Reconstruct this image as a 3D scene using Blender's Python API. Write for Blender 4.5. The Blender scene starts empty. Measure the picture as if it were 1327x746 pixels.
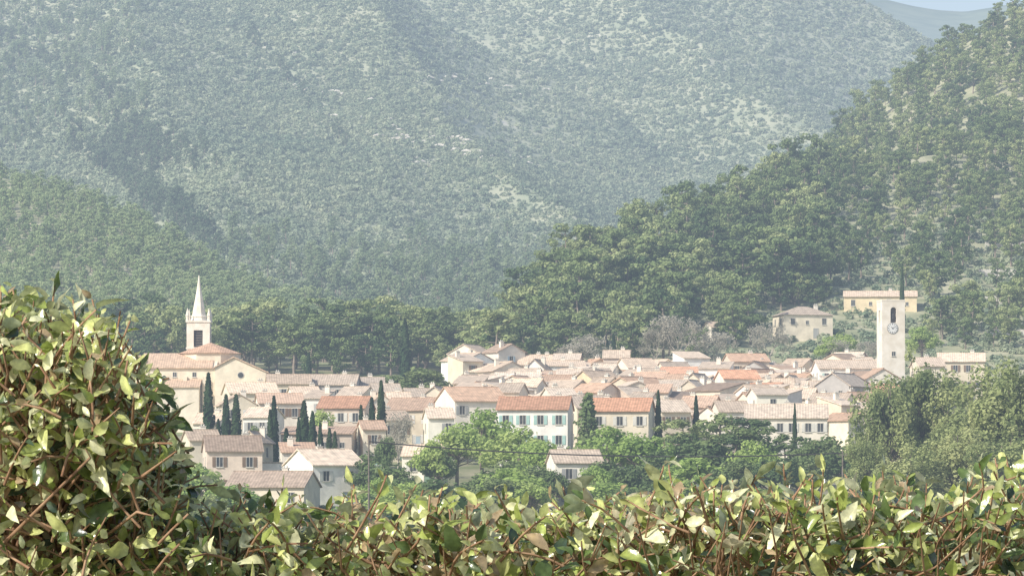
import bpy, math, random
import numpy as np
from mathutils import Vector
rs=np.random.RandomState(7); random.seed(7)
scene=bpy.context.scene
COL=scene.collection
F=5308.0; CX=663.5; HR=640.0
def site(b,r,D): return ((b-CX)/F*D, D, (HR-r)/F*D)

# ------------------------------------------------------------ materials
def new_mat(name):
    m=bpy.data.materials.new(name); m.use_nodes=True
    nt=m.node_tree; nt.nodes.clear()
    return m,nt,nt.nodes,nt.links
def rgba(c): return (c[0],c[1],c[2],1.0)
def foliage(name,cols,trans=0.3,rough=0.6,nscale=0.25,bright=1.0,wr=0.6,wn=1.3):
    m,nt,N,L=new_mat(name)
    out=N.new('ShaderNodeOutputMaterial')
    oi=N.new('ShaderNodeObjectInfo')
    geo=N.new('ShaderNodeNewGeometry')
    nz=N.new('ShaderNodeTexNoise'); nz.inputs['Scale'].default_value=nscale; nz.inputs['Detail'].default_value=4
    L.new(geo.outputs['Position'],nz.inputs['Vector'])
    add=N.new('ShaderNodeMath'); add.operation='MULTIPLY_ADD'; add.inputs[1].default_value=wr
    L.new(oi.outputs['Random'],add.inputs[0])
    mm=N.new('ShaderNodeMath'); mm.operation='MULTIPLY_ADD'; mm.inputs[1].default_value=wn; mm.inputs[2].default_value=0.5-wn*0.5-wr*0.5
    L.new(nz.outputs['Fac'],mm.inputs[0]); L.new(mm.outputs[0],add.inputs[2])
    cr=N.new('ShaderNodeValToRGB')
    e=cr.color_ramp.elements
    for i,c in enumerate(cols):
        p=i/(len(cols)-1)
        if i==0: el=e[0]; el.position=0
        elif i==len(cols)-1: el=e[-1]; el.position=1
        else: el=e.new(p)
        el.color=rgba([k*bright for k in c])
    L.new(add.outputs[0],cr.inputs['Fac'])
    d=N.new('ShaderNodeBsdfDiffuse'); t=N.new('ShaderNodeBsdfTranslucent'); mx=N.new('ShaderNodeMixShader')
    mx.inputs[0].default_value=trans
    L.new(cr.outputs[0],d.inputs[0]); L.new(cr.outputs[0],t.inputs[0])
    L.new(d.outputs[0],mx.inputs[1]); L.new(t.outputs[0],mx.inputs[2]); L.new(mx.outputs[0],out.inputs[0])
    return m
def rough_mat(name,c1,c2,scale=2.0,rough=0.9,bump=0.0,pos=True,c3=None,s3=0.02,t3=(0.5,0.6),detail=5):
    m,nt,N,L=new_mat(name)
    out=N.new('ShaderNodeOutputMaterial'); b=N.new('ShaderNodeBsdfPrincipled')
    b.inputs['Roughness'].default_value=rough; b.inputs['Specular IOR Level'].default_value=0.2
    if pos: src=N.new('ShaderNodeNewGeometry').outputs['Position']
    else: src=N.new('ShaderNodeTexCoord').outputs['Object']
    nz=N.new('ShaderNodeTexNoise'); nz.inputs['Scale'].default_value=scale; nz.inputs['Detail'].default_value=detail
    L.new(src,nz.inputs['Vector'])
    cr=N.new('ShaderNodeValToRGB'); cr.color_ramp.elements[0].position=0.35; cr.color_ramp.elements[1].position=0.65
    cr.color_ramp.elements[0].color=rgba(c1); cr.color_ramp.elements[1].color=rgba(c2)
    L.new(nz.outputs['Fac'],cr.inputs['Fac']); col=cr.outputs[0]
    if c3 is not None:
        n2=N.new('ShaderNodeTexNoise'); n2.inputs['Scale'].default_value=s3; n2.inputs['Detail'].default_value=8; n2.inputs['Roughness'].default_value=0.65
        L.new(src,n2.inputs['Vector'])
        mr=N.new('ShaderNodeMapRange'); mr.inputs[1].default_value=t3[0]; mr.inputs[2].default_value=t3[1]
        L.new(n2.outputs['Fac'],mr.inputs[0])
        mx=N.new('ShaderNodeMix'); mx.data_type='RGBA'
        L.new(mr.outputs[0],mx.inputs[0]); L.new(col,mx.inputs[6]); mx.inputs[7].default_value=rgba(c3); col=mx.outputs[2]
    L.new(col,b.inputs['Base Color'])
    if bump>0:
        bp=N.new('ShaderNodeBump'); bp.inputs['Strength'].default_value=bump; bp.inputs['Distance'].default_value=0.3
        L.new(nz.outputs['Fac'],bp.inputs['Height']); L.new(bp.outputs[0],b.inputs['Normal'])
    L.new(b.outputs[0],out.inputs[0])
    return m
def objcol_mat(name,lo=0.75,hi=1.1,scale=0.7,rough=0.9,stripes=False):
    m,nt,N,L=new_mat(name)
    out=N.new('ShaderNodeOutputMaterial'); b=N.new('ShaderNodeBsdfPrincipled')
    b.inputs['Roughness'].default_value=rough; b.inputs['Specular IOR Level'].default_value=0.15
    oi=N.new('ShaderNodeObjectInfo'); tc=N.new('ShaderNodeTexCoord')
    nz=N.new('ShaderNodeTexNoise'); nz.inputs['Scale'].default_value=scale; nz.inputs['Detail'].default_value=6; nz.inputs['Roughness'].default_value=0.7
    mp=N.new('ShaderNodeVectorMath'); mp.operation='ADD'
    L.new(tc.outputs['Object'],mp.inputs[0])
    cmb=N.new('ShaderNodeCombineXYZ'); 
    ml=N.new('ShaderNodeMath'); ml.operation='MULTIPLY'; ml.inputs[1].default_value=97.0
    L.new(oi.outputs['Random'],ml.inputs[0]); L.new(ml.outputs[0],cmb.inputs[0]); L.new(ml.outputs[0],cmb.inputs[1]); L.new(cmb.outputs[0],mp.inputs[1])
    L.new(mp.outputs[0],nz.inputs['Vector'])
    mr=N.new('ShaderNodeMapRange'); mr.inputs[1].default_value=0.3; mr.inputs[2].default_value=0.7; mr.inputs[3].default_value=lo; mr.inputs[4].default_value=hi
    L.new(nz.outputs['Fac'],mr.inputs[0]); fac=mr.outputs[0]
    if stripes:
        wv=N.new('ShaderNodeTexWave'); wv.inputs['Scale'].default_value=0.75; wv.inputs['Distortion'].default_value=1.2; wv.inputs['Detail'].default_value=2; wv.inputs['Detail Scale'].default_value=3.0
        L.new(tc.outputs['Object'],wv.inputs['Vector'])
        m2=N.new('ShaderNodeMapRange'); m2.inputs[3].default_value=0.85; m2.inputs[4].default_value=1.1
        L.new(wv.outputs['Fac'],m2.inputs[0])
        mu=N.new('ShaderNodeMath'); mu.operation='MULTIPLY'; L.new(fac,mu.inputs[0]); L.new(m2.outputs[0],mu.inputs[1]); fac=mu.outputs[0]
    sc=N.new('ShaderNodeVectorMath'); sc.operation='SCALE'
    L.new(oi.outputs['Color'],sc.inputs[0]); L.new(fac,sc.inputs['Scale'])
    L.new(sc.outputs[0],b.inputs['Base Color'])
    bp=N.new('ShaderNodeBump'); bp.inputs['Strength'].default_value=0.3; bp.inputs['Distance'].default_value=0.05
    L.new(nz.outputs['Fac'],bp.inputs['Height']); L.new(bp.outputs[0],b.inputs['Normal'])
    L.new(b.outputs[0],out.inputs[0])
    return m
M_wall=objcol_mat('stucco',0.76,1.1,0.5)
M_roof=objcol_mat('canal_tile',0.62,1.25,1.3,stripes=True)
M_paint=objcol_mat('painted_wood',0.9,1.05,2.0,rough=0.6)
M_stone=rough_mat('pale_stone',(0.72,0.65,0.54),(0.85,0.79,0.69),0.8,pos=False)
M_glass=rough_mat('window_glass',(0.05,0.055,0.06),(0.10,0.105,0.11),1.0,rough=0.15)
M_frame=rough_mat('window_frame',(0.5,0.48,0.43),(0.6,0.57,0.5),3.0)
M_iron=rough_mat('dark_iron',(0.03,0.03,0.03),(0.06,0.055,0.05),3.0,rough=0.6)
M_clock=rough_mat('clock_enamel',(0.7,0.7,0.68),(0.78,0.78,0.75),3.0,rough=0.4)
M_louv_dark=rough_mat('louvre_dark',(0.10,0.09,0.08),(0.16,0.14,0.12),5.0)
M_bark=rough_mat('pine_bark',(0.20,0.16,0.13),(0.33,0.27,0.22),1.5)
M_bare=rough_mat('bare_twig',(0.44,0.39,0.33),(0.56,0.50,0.43),1.5)
M_twig=rough_mat('shoot_bark',(0.22,0.12,0.07),(0.42,0.27,0.17),40)
M_pine=foliage('pine_needles',[(0.09,0.145,0.065),(0.24,0.31,0.125),(0.46,0.50,0.24)],0.32,wr=0.8,wn=1.5)
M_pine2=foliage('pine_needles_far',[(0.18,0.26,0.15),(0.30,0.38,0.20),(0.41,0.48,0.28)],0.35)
M_spur=foliage('young_pine_needles',[(0.25,0.34,0.17),(0.38,0.47,0.235),(0.50,0.57,0.31)],0.35)
M_cyp=foliage('cypress_foliage',[(0.022,0.046,0.022),(0.045,0.08,0.035),(0.07,0.105,0.045)],0.15)
M_fresh=foliage('fresh_leaves',[(0.23,0.35,0.10),(0.37,0.49,0.15),(0.49,0.57,0.21)],0.4)
M_dark=foliage('evergreen_leaves',[(0.085,0.14,0.06),(0.18,0.245,0.10),(0.30,0.35,0.16)],0.3)
M_ravine=foliage('ravine_leaves',[(0.10,0.16,0.09),(0.17,0.235,0.13),(0.25,0.31,0.18)],0.3)
M_olive=foliage('grey_green_leaves',[(0.19,0.25,0.11),(0.37,0.42,0.18),(0.56,0.57,0.28)],0.4,wr=0.5,wn=1.8)
M_bud=foliage('twig_haze',[(0.37,0.35,0.28),(0.47,0.44,0.36),(0.56,0.53,0.44)],0.4)
M_scrub=foliage('scrub_leaves',[(0.16,0.225,0.145),(0.28,0.34,0.215),(0.42,0.46,0.30)],0.32,nscale=0.012,wr=0.75,wn=1.1)
M_ground=rough_mat('ground_grass',(0.16,0.18,0.08),(0.32,0.29,0.2),0.15,c3=(0.2,0.24,0.1),s3=0.03)
M_mount=rough_mat('mountain_soil',(0.27,0.31,0.20),(0.40,0.41,0.28),0.05,c3=(0.58,0.55,0.46),s3=0.022,t3=(0.63,0.72),bump=0.3)
M_hill=rough_mat('hill_soil',(0.25,0.27,0.15),(0.44,0.42,0.28),0.12,bump=0.2)
M_rock=rough_mat('limestone',(0.54,0.51,0.44),(0.66,0.62,0.55),0.6,bump=0.5)
M_wood=rough_mat('pole_wood',(0.13,0.11,0.09),(0.22,0.19,0.16),2.0)

# ------------------------------------------------------------ geometry helpers
def mesh_quads(name,V,Q,mats,midx=None,smooth=False,cols=None):
    V=np.asarray(V,dtype=np.float32).reshape(-1,3); Q=np.asarray(Q,dtype=np.int32); n=Q.shape[1]
    me=bpy.data.meshes.new(name)
    me.vertices.add(len(V)); me.vertices.foreach_set('co',V.ravel())
    me.loops.add(Q.size); me.loops.foreach_set('vertex_index',Q.ravel())
    me.polygons.add(len(Q)); me.polygons.foreach_set('loop_start',np.arange(0,Q.size,n,dtype=np.int32))
    for m in mats: me.materials.append(m)
    if midx is not None: me.polygons.foreach_set('material_index',np.asarray(midx,dtype=np.int32))
    me.polygons.foreach_set('use_smooth',np.full(len(Q),smooth))
    if cols is not None:
        a=me.attributes.new('tint','FLOAT_COLOR','POINT'); a.data.foreach_set('color',np.asarray(cols,dtype=np.float32).ravel())
    me.update(calc_edges=True)
    return me
class B:
    def __init__(s): s.v=[]; s.f=[]; s.m=[]
    def solid(s,vs,fs,mi=0):
        o=len(s.v); s.v+=[tuple(p) for p in vs]
        for f in fs: s.f.append([o+i for i in f]); s.m.append(mi)
    def box(s,x0,x1,y0,y1,z0,z1,mi=0):
        vs=[(x0,y0,z0),(x1,y0,z0),(x1,y1,z0),(x0,y1,z0),(x0,y0,z1),(x1,y0,z1),(x1,y1,z1),(x0,y1,z1)]
        s.solid(vs,[(0,3,2,1),(4,5,6,7),(0,1,5,4),(1,2,6,5),(2,3,7,6),(3,0,4,7)],mi)
    def extrude(s,prof,axis,a0,a1,mi=0):
        n=len(prof)
        if axis=='x': vs=[(a0,p[0],p[1]) for p in prof]+[(a1,p[0],p[1]) for p in prof]
        else: vs=[(p[0],a0,p[1]) for p in prof]+[(p[0],a1,p[1]) for p in prof]
        fs=[(i,(i+1)%n,(i+1)%n+n,i+n) for i in range(n)]+[tuple(range(n))[::-1],tuple(range(n,2*n))]
        s.solid(vs,fs,mi)
    def frustum(s,cx,cy,z0,z1,r0,r1,n,mi=0,rot=0.0):
        vs=[];fs=[]
        for z,r in((z0,r0),(z1,r1)):
            for i in range(n):
                a=rot+2*math.pi*i/n; vs.append((cx+r*math.cos(a),cy+r*math.sin(a),z))
        fs=[(i,(i+1)%n,(i+1)%n+n,i+n) for i in range(n)]+[tuple(range(n))[::-1],tuple(range(n,2*n))]
        s.solid(vs,fs,mi)
    def mesh(s,name,mats):
        me=bpy.data.meshes.new(name); me.from_pydata(s.v,[],s.f)
        for m in mats: me.materials.append(m)
        me.polygons.foreach_set('material_index',s.m)
        import bmesh
        bm=bmesh.new(); bm.from_mesh(me); bmesh.ops.recalc_face_normals(bm,faces=bm.faces); bm.to_mesh(me); bm.free()
        me.update(); return me
def link(o): COL.objects.link(o); return o
def thing(name,loc,label,cat,group=None,rot=0.0,scale=(1,1,1)):
    o=bpy.data.objects.new(name,None); o.empty_display_size=0.5; o.location=loc; o.rotation_euler=(0,0,rot); o.scale=scale
    o['label']=label; o['category']=cat
    if group: o['group']=group
    return link(o)
def part(name,me,parent,loc=(0,0,0),rot=0.0,color=None,label=None):
    o=bpy.data.objects.new(name,me); o.parent=parent; o.location=loc; o.rotation_euler=(0,0,rot)
    if color: o.color=(color[0],color[1],color[2],1)
    if label: o['label']=label
    return link(o)
def struct(name,me,kind='structure',label=None,cat=None):
    o=bpy.data.objects.new(name,me); o['kind']=kind
    o['label']=label or name.replace('_',' '); o['category']=cat or name.split('_')[-1]
    return link(o)

def hsh(i,j,s):
    v=np.sin(i*127.1+j*311.7+s*74.7)*43758.5453
    return v-np.floor(v)
def vnoise(x,y,s=0):
    x=np.asarray(x,float);y=np.asarray(y,float)
    i=np.floor(x);j=np.floor(y);fx=x-i;fy=y-j;fx=fx*fx*(3-2*fx);fy=fy*fy*(3-2*fy)
    return (hsh(i,j,s)*(1-fx)+hsh(i+1,j,s)*fx)*(1-fy)+(hsh(i,j+1,s)*(1-fx)+hsh(i+1,j+1,s)*fx)*fy
def fbm(x,y,wl,oct=4,s=0):
    r=0;a=1;t=0
    for k in range(oct):
        r=r+a*(vnoise(x/wl,y/wl,s+k)-0.5)*2; t+=a; a*=0.5; wl*=0.5
    return r/t

# ------------------------------------------------------------ terrain
GD=[-300,0,20,60,200,400,480,520,560,600,650,700,750,800,850,900,950,1000,1300,2000,4500,9000]
GZ=[-1.6,-1.6,-2,-6,-14,-12,-7,-4,-1,3.0,6.5,10,14,17.5,22,27,31,33,46,55,60,60]
def ground_z(x,y):
    return np.interp(y,GD,GZ)+fbm(x,y,60,2,3)*np.clip((np.asarray(y,float)-30)/200,0,1)*0.7
ys=np.concatenate([np.linspace(-300,0,6)[:-1],np.linspace(0,100,30)[:-1],np.linspace(100,1300,160)[:-1],np.linspace(1300,9000,30)])
xs=np.concatenate([np.linspace(-5000,-300,12)[:-1],np.linspace(-300,300,80)[:-1],np.linspace(300,5000,12)])
def grid_mesh(name,X,Y,Z,mat):
    r,c=X.shape
    V=np.stack([X,Y,Z],-1).reshape(-1,3)
    idx=np.arange(r*c).reshape(r,c)
    Q=np.stack([idx[:-1,:-1],idx[:-1,1:],idx[1:,1:],idx[1:,:-1]],-1).reshape(-1,4)
    return mesh_quads(name,V,Q,[mat],smooth=True)
X,Y=np.meshgrid(xs,ys)
struct('ground',grid_mesh('ground',X,Y,ground_z(X,Y),M_ground),cat='ground')

class Hill:
    def __init__(s,name,pb,crest,pcD,cD,footD,footrow,amps,p=1.0,seed=0,mat=None,label=None,cat='hill',nu=160,nt=120,folds=None):
        s.pb=pb;s.cr=crest;s.pc=pcD;s.cd=cD;s.fd=footD;s.fr=footrow;s.amps=amps;s.p=p;s.seed=seed;s.folds=folds
        u=np.linspace(pb[0],pb[-1],nu); t=np.concatenate([np.linspace(-0.06,1,nt),np.linspace(1,1.5,12)[1:]])
        U,T=np.meshgrid(u,t)
        cDm=np.interp(U,s.pc,s.cd); Yy=s.fd+(cDm-s.fd)*T; Xx=(U-CX)/F*Yy
        struct(name,grid_mesh(name,Xx,Yy,s.z(Xx,Yy),mat),label=label,cat=cat)
    def ut(s,x,y):
        U=x/y*F+CX; c=np.interp(U,s.pc,s.cd); return U,(y-s.fd)/(c-s.fd),c
    def z(s,x,y):
        x=np.asarray(x,float);y=np.asarray(y,float)
        U,T,c=s.ut(x,y); tt=np.clip(T,0,1)
        row=s.fr+(np.interp(U,s.pb,s.cr)-s.fr)*tt**s.p
        yy=np.minimum(y,c)
        z=(HR-row)/F*yy - np.maximum(y-c,0)*0.35 - np.maximum(-T,0)*80
        for k,(a,wl) in enumerate(s.amps): z=z+a*fbm(x,y*0.6,wl,3,s.seed+k*7)*np.clip(T*3,0,1)
        if s.folds:   # spurs and gullies running obliquely down the slope
            a,wl,sk=s.folds; q=(x+sk*y+25*fbm(x,y,200,2,s.seed+3))/wl
            z=z+a*(1-2*np.abs(np.sin(np.pi*q))**0.8)*np.clip(T*2.5,0,1)*np.clip((1.15-T)*3,0,1)
        return z
right_hill=Hill('hill',[560,640,700,740,880,1040,1200,1327,1450],[520,490,425,370,300,245,205,180,170],[600,740,880,1040,1327],[890,980,1080,1180,1260],820,500,[(4,80),(1.5,25)],seed=11,mat=M_hill,label='wooded hillside rising behind the village')
right_ridge=Hill('ridge',[900,1000,1040,1110,1180,1260,1300,1400,1500],[330,260,230,160,108,50,25,-40,-70],[900,1500],[1450,1560],1200,280,[(6,120)],seed=21,mat=M_hill,label='steep pine covered ridge')
left_hill=Hill('wooded_spur',[-200,0,100,200,260,350,450,560,640],[195,226,250,298,338,383,412,442,475],[-200,0,640],[1420,1400,1150],940,470,[(4,90),(2,30)],seed=31,mat=M_hill,label='low pine covered spur of the valley')
M1=Hill('mountain',[-300,400,500,560,640,720,800,880,960,1050,1200],[-70,-60,-25,22,70,105,148,205,255,300,350],[-300,400,1200],[2700,2600,2250],1300,440,[(9,380),(6,110),(2,40)],p=0.9,seed=41,mat=M_mount,label='scrub covered limestone mountain slope',cat='mountain',nu=300,nt=220,folds=(6.8,150,0.16))
M2=Hill('mountain_spur',[200,1000,1080,1110,1150,1200,1260,1350,1500],[-90,-60,-22,-2,20,44,84,130,200],[200,1500],[3000,2850],1900,360,[(12,500),(7,120)],p=0.9,seed=51,mat=M_mount,label='farther mountain spur with scrub',cat='mountain',nu=240,nt=160,folds=(8,210,0.2))
M_farm=rough_mat('far_forest',(0.10,0.15,0.10),(0.16,0.21,0.14),0.03)
M3=Hill('far_mountain',[900,1050,1110,1180,1215,1250,1290,1400,1600],[-30,-20,-12,4,10,13,8,-10,-30],[900,1600],[5000,5000],3800,150,[(8,500)],seed=61,mat=M_farm,label='distant blue mountain',cat='mountain',nu=80,nt=40)

# box of hazy air absorbs and its added glow stands in for scattered light
HAZE=0.00019
m,nt,N,L=new_mat('glowing_haze')
out=N.new('ShaderNodeOutputMaterial'); ab=N.new('ShaderNodeVolumeAbsorption'); em=N.new('ShaderNodeEmission'); ad=N.new('ShaderNodeAddShader')
ab.inputs['Color'].default_value=(0.12,0.05,0,1); ab.inputs['Density'].default_value=HAZE
em.inputs['Color'].default_value=(0.60,0.74,0.93,1); em.inputs['Strength'].default_value=HAZE
L.new(ab.outputs[0],ad.inputs[0]); L.new(em.outputs[0],ad.inputs[1]); L.new(ad.outputs[0],out.inputs['Volume'])
b=B(); b.box(-4500,4500,-250,8500,-80,470); me=b.mesh('sky',[m]); struct('sky',me,cat='sky',label='box of hazy air with added glow imitating scattered light')

# ------------------------------------------------------------ vegetation
def norm(a): return a/np.maximum(np.linalg.norm(a,axis=-1,keepdims=True),1e-9)
def cards(c,n,s,asp=0.7,rs=rs):
    r=rs.randn(len(c),3); n=norm(n); a=norm(np.cross(n,r)); bb=np.cross(n,a)
    s=np.asarray(s).reshape(-1,1)
    A=a*s; Bv=bb*s*asp
    V=np.stack([c-A,c-Bv*1.0,c+A,c+Bv*1.0],1).reshape(-1,3)
    Q=np.arange(len(c)*4).reshape(-1,4)
    return V,Q
def tube(pts,rad,n=5):
    pts=np.asarray(pts,float); V=[];k=len(pts)
    for i in range(k):
        d=pts[min(i+1,k-1)]-pts[max(i-1,0)]; d=d/max(np.linalg.norm(d),1e-9)
        h=np.array([1,0,0]) if abs(d[0])<0.8 else np.array([0,1,0])
        a=np.cross(d,h);a/=np.linalg.norm(a);bb=np.cross(d,a)
        for j in range(n):
            t=2*math.pi*j/n; V.append(pts[i]+rad[i]*(a*math.cos(t)+bb*math.sin(t)))
    Q=[(i*n+j,i*n+(j+1)%n,(i+1)*n+(j+1)%n,(i+1)*n+j) for i in range(k-1) for j in range(n)]
    return np.array(V),np.array(Q)
def cat(parts):
    V=[];Q=[];o=0
    for v,q in parts: V.append(v);Q.append(q+o);o+=len(v)
    return np.concatenate(V),np.concatenate(Q)
def clump(c,r,flat,n,s,up=0.3):
    d=norm(rs.randn(n,3)); rad=r*(0.55+0.5*rs.rand(n,1)**0.6)
    lump=1+0.25*np.sin(d[:,:1]*5+c[0])*np.cos(d[:,1:2]*4+c[1])
    p=d*rad*lump; p[:,2]*=flat
    nn=d*0.9+rs.randn(n,3)*0.45; nn[:,2]+=up
    return cards(c+p,nn,s*(0.6+0.8*rs.rand(n)))
def make_pine(h=13,R=3.6,ncl=19,npc=95,s=0.28,low=0.20):
    lean=rs.randn(2)*0.06*h
    zz=np.linspace(-0.5,0.88*h,8); pts=[(lean[0]*(z/h)**2+0.15*math.sin(z*0.6),lean[1]*(z/h)**2+0.15*math.cos(z*0.5),z) for z in zz]
    tr=[tube(pts,np.linspace(0.28,0.07,8)*h/13,6)]; cr=[]
    for k in range(ncl):
        f=low+(1-low)*(k+rs.rand())/ncl; zb=f*0.86*h
        env=R*(math.sin(math.pi*min(1,(1-f)*0.85+0.18)**0.8))**0.7
        a=k*2.4+rs.rand()*0.9; rr=env*(0.3+0.8*rs.rand())
        base=np.array([np.interp(zb,zz,[p[0] for p in pts]),np.interp(zb,zz,[p[1] for p in pts]),zb])
        tip=base+np.array([math.cos(a)*rr,math.sin(a)*rr,0.25*rr+0.05*h])
        mid=(base+tip)/2+np.array([0,0,-0.15*rr])
        tr.append(tube([base,mid,tip],[0.09,0.06,0.03],4))
        r=(0.65+0.85*rs.rand())*R/3.6
        cr.append(clump(tip,r,0.62,int(npc*(r/1.2)**1.2),s))
        if rs.rand()<0.5: cr.append(clump(mid+np.array([0,0,.4]),r*0.6,0.6,int(npc*0.4),s))
    cr.append(clump(np.array(pts[-1])+np.array([0,0,.5]),0.8*R/3.6,1.0,npc,s))
    return cat(tr),cat(cr)
def make_conifer(h=12,R=2.2,s=0.3):
    tr=[tube([(0,0,-0.5),(0,0,h*0.95)],[0.22,0.04],6)]; cr=[]
    for k in range(34):
        f=0.12+0.85*k/34; a=k*2.4; rr=R*(1-f)**0.8*(0.7+0.5*rs.rand())
        tip=np.array([math.cos(a)*rr*0.6,math.sin(a)*rr*0.6,f*h])
        tr.append(tube([(0,0,f*h-0.2),tip],[0.06,0.03],4))
        cr.append(clump(tip,0.35+0.55*rr,0.6,50,s))
    return cat(tr),cat(cr)
def make_broad(h=10,R=4.2,ncl=34,npc=95,s=0.24,low=0.3,airy=1.0):
    tr=[tube([(0,0,-0.5),(0.1,0,h*0.3),(0.2,0.1,h*0.6),(0.1,0.1,h*0.8)],[0.3,0.22,0.12,0.05],7)]; cr=[]
    for k in range(ncl):
        d=norm(rs.randn(3)); d[2]=abs(d[2])*1.0-0.25*rs.rand()
        q=(0.5+0.6*rs.rand())
        tip=np.array([d[0]*R*q*0.8,d[1]*R*q*0.8,h*(low+0.22)+ d[2]*h*(1-low-0.30)*q*1.05])
        if tip[2]<h*low*0.6: tip[2]=h*low*0.7
        base=np.array([0.12,0.05,min(tip[2]*0.65,h*0.6)])
        tr.append(tube([base,(base+tip)/2+rs.randn(3)*0.2,tip],[0.1,0.06,0.025],4))
        r=(0.65+0.85*rs.rand())*R/4.2*airy
        cr.append(clump(tip,r,0.8 if airy>=1 else 1.15,int(npc*(r/1.1)**1.3),s,0.25))
    return cat(tr),cat(cr)
def make_cypress(h=10,R=0.85,n=2200):
    tr=tube([(0,0,-0.4),(0,0,h*0.9)],[0.16,0.03],6)
    z=rs.rand(n)**0.9; a=rs.rand(n)*2*math.pi
    prof=np.power(np.sin(np.pi*np.clip(z*0.93+0.05,0,1)**0.75),0.6)*(1-z*0.35)
    lump=1+0.18*np.sin(a*3+z*17)+0.12*np.sin(a*5-z*31)
    r=R*prof*lump*(0.6+0.4*rs.rand(n)**0.5)
    p=np.stack([r*np.cos(a),r*np.sin(a),0.25+z*(h-0.25)],1)
    nn=np.stack([np.cos(a),np.sin(a),0.25+0*a],1)+rs.randn(n,3)*0.4
    return tr,cards(p,nn,0.13+0.14*rs.rand(n))
def make_bare(h=8,R=3.5):
    tr=[tube([(0,0,-0.4),(0.05,0,h*0.3)],[0.2,0.14],6)]; tw=[]; ends=[]
    def grow(p,d,l,r,k):
        q=p+d*l; (tr if k<3 else tw).append(tube([p,(p+q)/2+rs.randn(3)*0.04*l,q],[r,r*0.8,r*0.6],3))
        if k>=4: ends.append(q)
        if k>=5: return
        for _ in range(3 if k<4 else 4):
            dd=norm(d+rs.randn(3)*0.55+np.array([0,0,0.12])); grow(q,dd,l*(0.6+0.25*rs.rand()),r*0.6,k+1)
    for a in range(4):
        grow(np.array([0.05,0,h*0.3]),norm(np.array([math.cos(a*1.6)*0.7,math.sin(a*1.6)*0.7,0.9])),h*0.22,0.10,1)
    e=np.array(ends); e=np.repeat(e,4,0)+rs.randn(len(e)*4,3)*0.25
    tw.append(cards(e,rs.randn(len(e),3),0.18*(0.5+rs.rand(len(e))),0.35))
    return cat(tr),cat(tw)
def make_bush():
    V,Q=clump(np.array([0,0,0.35]),1.0,0.75,64,0.29,0.5); V[:,2]=np.maximum(V[:,2],-0.25)
    V[:,0]*=0.8+0.5*rs.rand(); return V,Q
def tmpl(fn,n,name,mt,mc,**kw):
    out=[]
    for i in range(n):
        (tv,tq),(cv,cq)=fn(**kw)
        h=cv[:,2].max(); w=np.percentile(np.abs(cv[:,:2]),97)*2
        out.append(dict(trunk=mesh_quads(name+'_trunk',tv,tq,[mt],smooth=True),crown=mesh_quads(name+'_crown',cv,cq,[mc]),h=h,w=w,raw=(tv,tq,cv,cq)))
    return out
T_pine=tmpl(make_pine,8,'pine',M_bark,M_pine)
T_pinetall=tmpl(make_pine,3,'tall_pine',M_bark,M_pine,h=15,R=3.7,low=0.42)
T_conif=tmpl(make_conifer,2,'conifer',M_bark,M_dark)
T_fresh=tmpl(make_broad,5,'broadleaf',M_bark,M_fresh)
T_dark=tmpl(make_broad,5,'evergreen',M_bark,M_dark)
T_olive=tmpl(make_broad,4,'willow',M_bark,M_olive,h=18,R=5.5,ncl=78,npc=120,s=0.20,low=0.2,airy=0.72)
T_cyp=tmpl(make_cypress,4,'cypress',M_bark,M_cyp)
T_bare=tmpl(make_bare,3,'bare',M_bare,M_bud)
def plant(kind,T,x,y,z,h,w,label,cat_='tree',group=None):
    t=T[rs.randint(len(T))]
    o=thing(kind,(x,y,z-0.15),label,cat_,group,rot=rs.rand()*6.28,scale=(w/t['w'],w/t['w'],h/t['h']))
    part('trunk',t['trunk'],o); part('crown',t['crown'],o); return o
def stand(kind,T,b,top,D,wpx,label,group=None,hill=None):
    x,y,zt=site(b,top,D); g=float(ground_z(x,y))
    if hill is not None: g=max(g,float(hill.z(x,y)))
    return plant(kind,T,x,y,g,max(zt-g,1.5),wpx/F*D,label,group=group)

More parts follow.
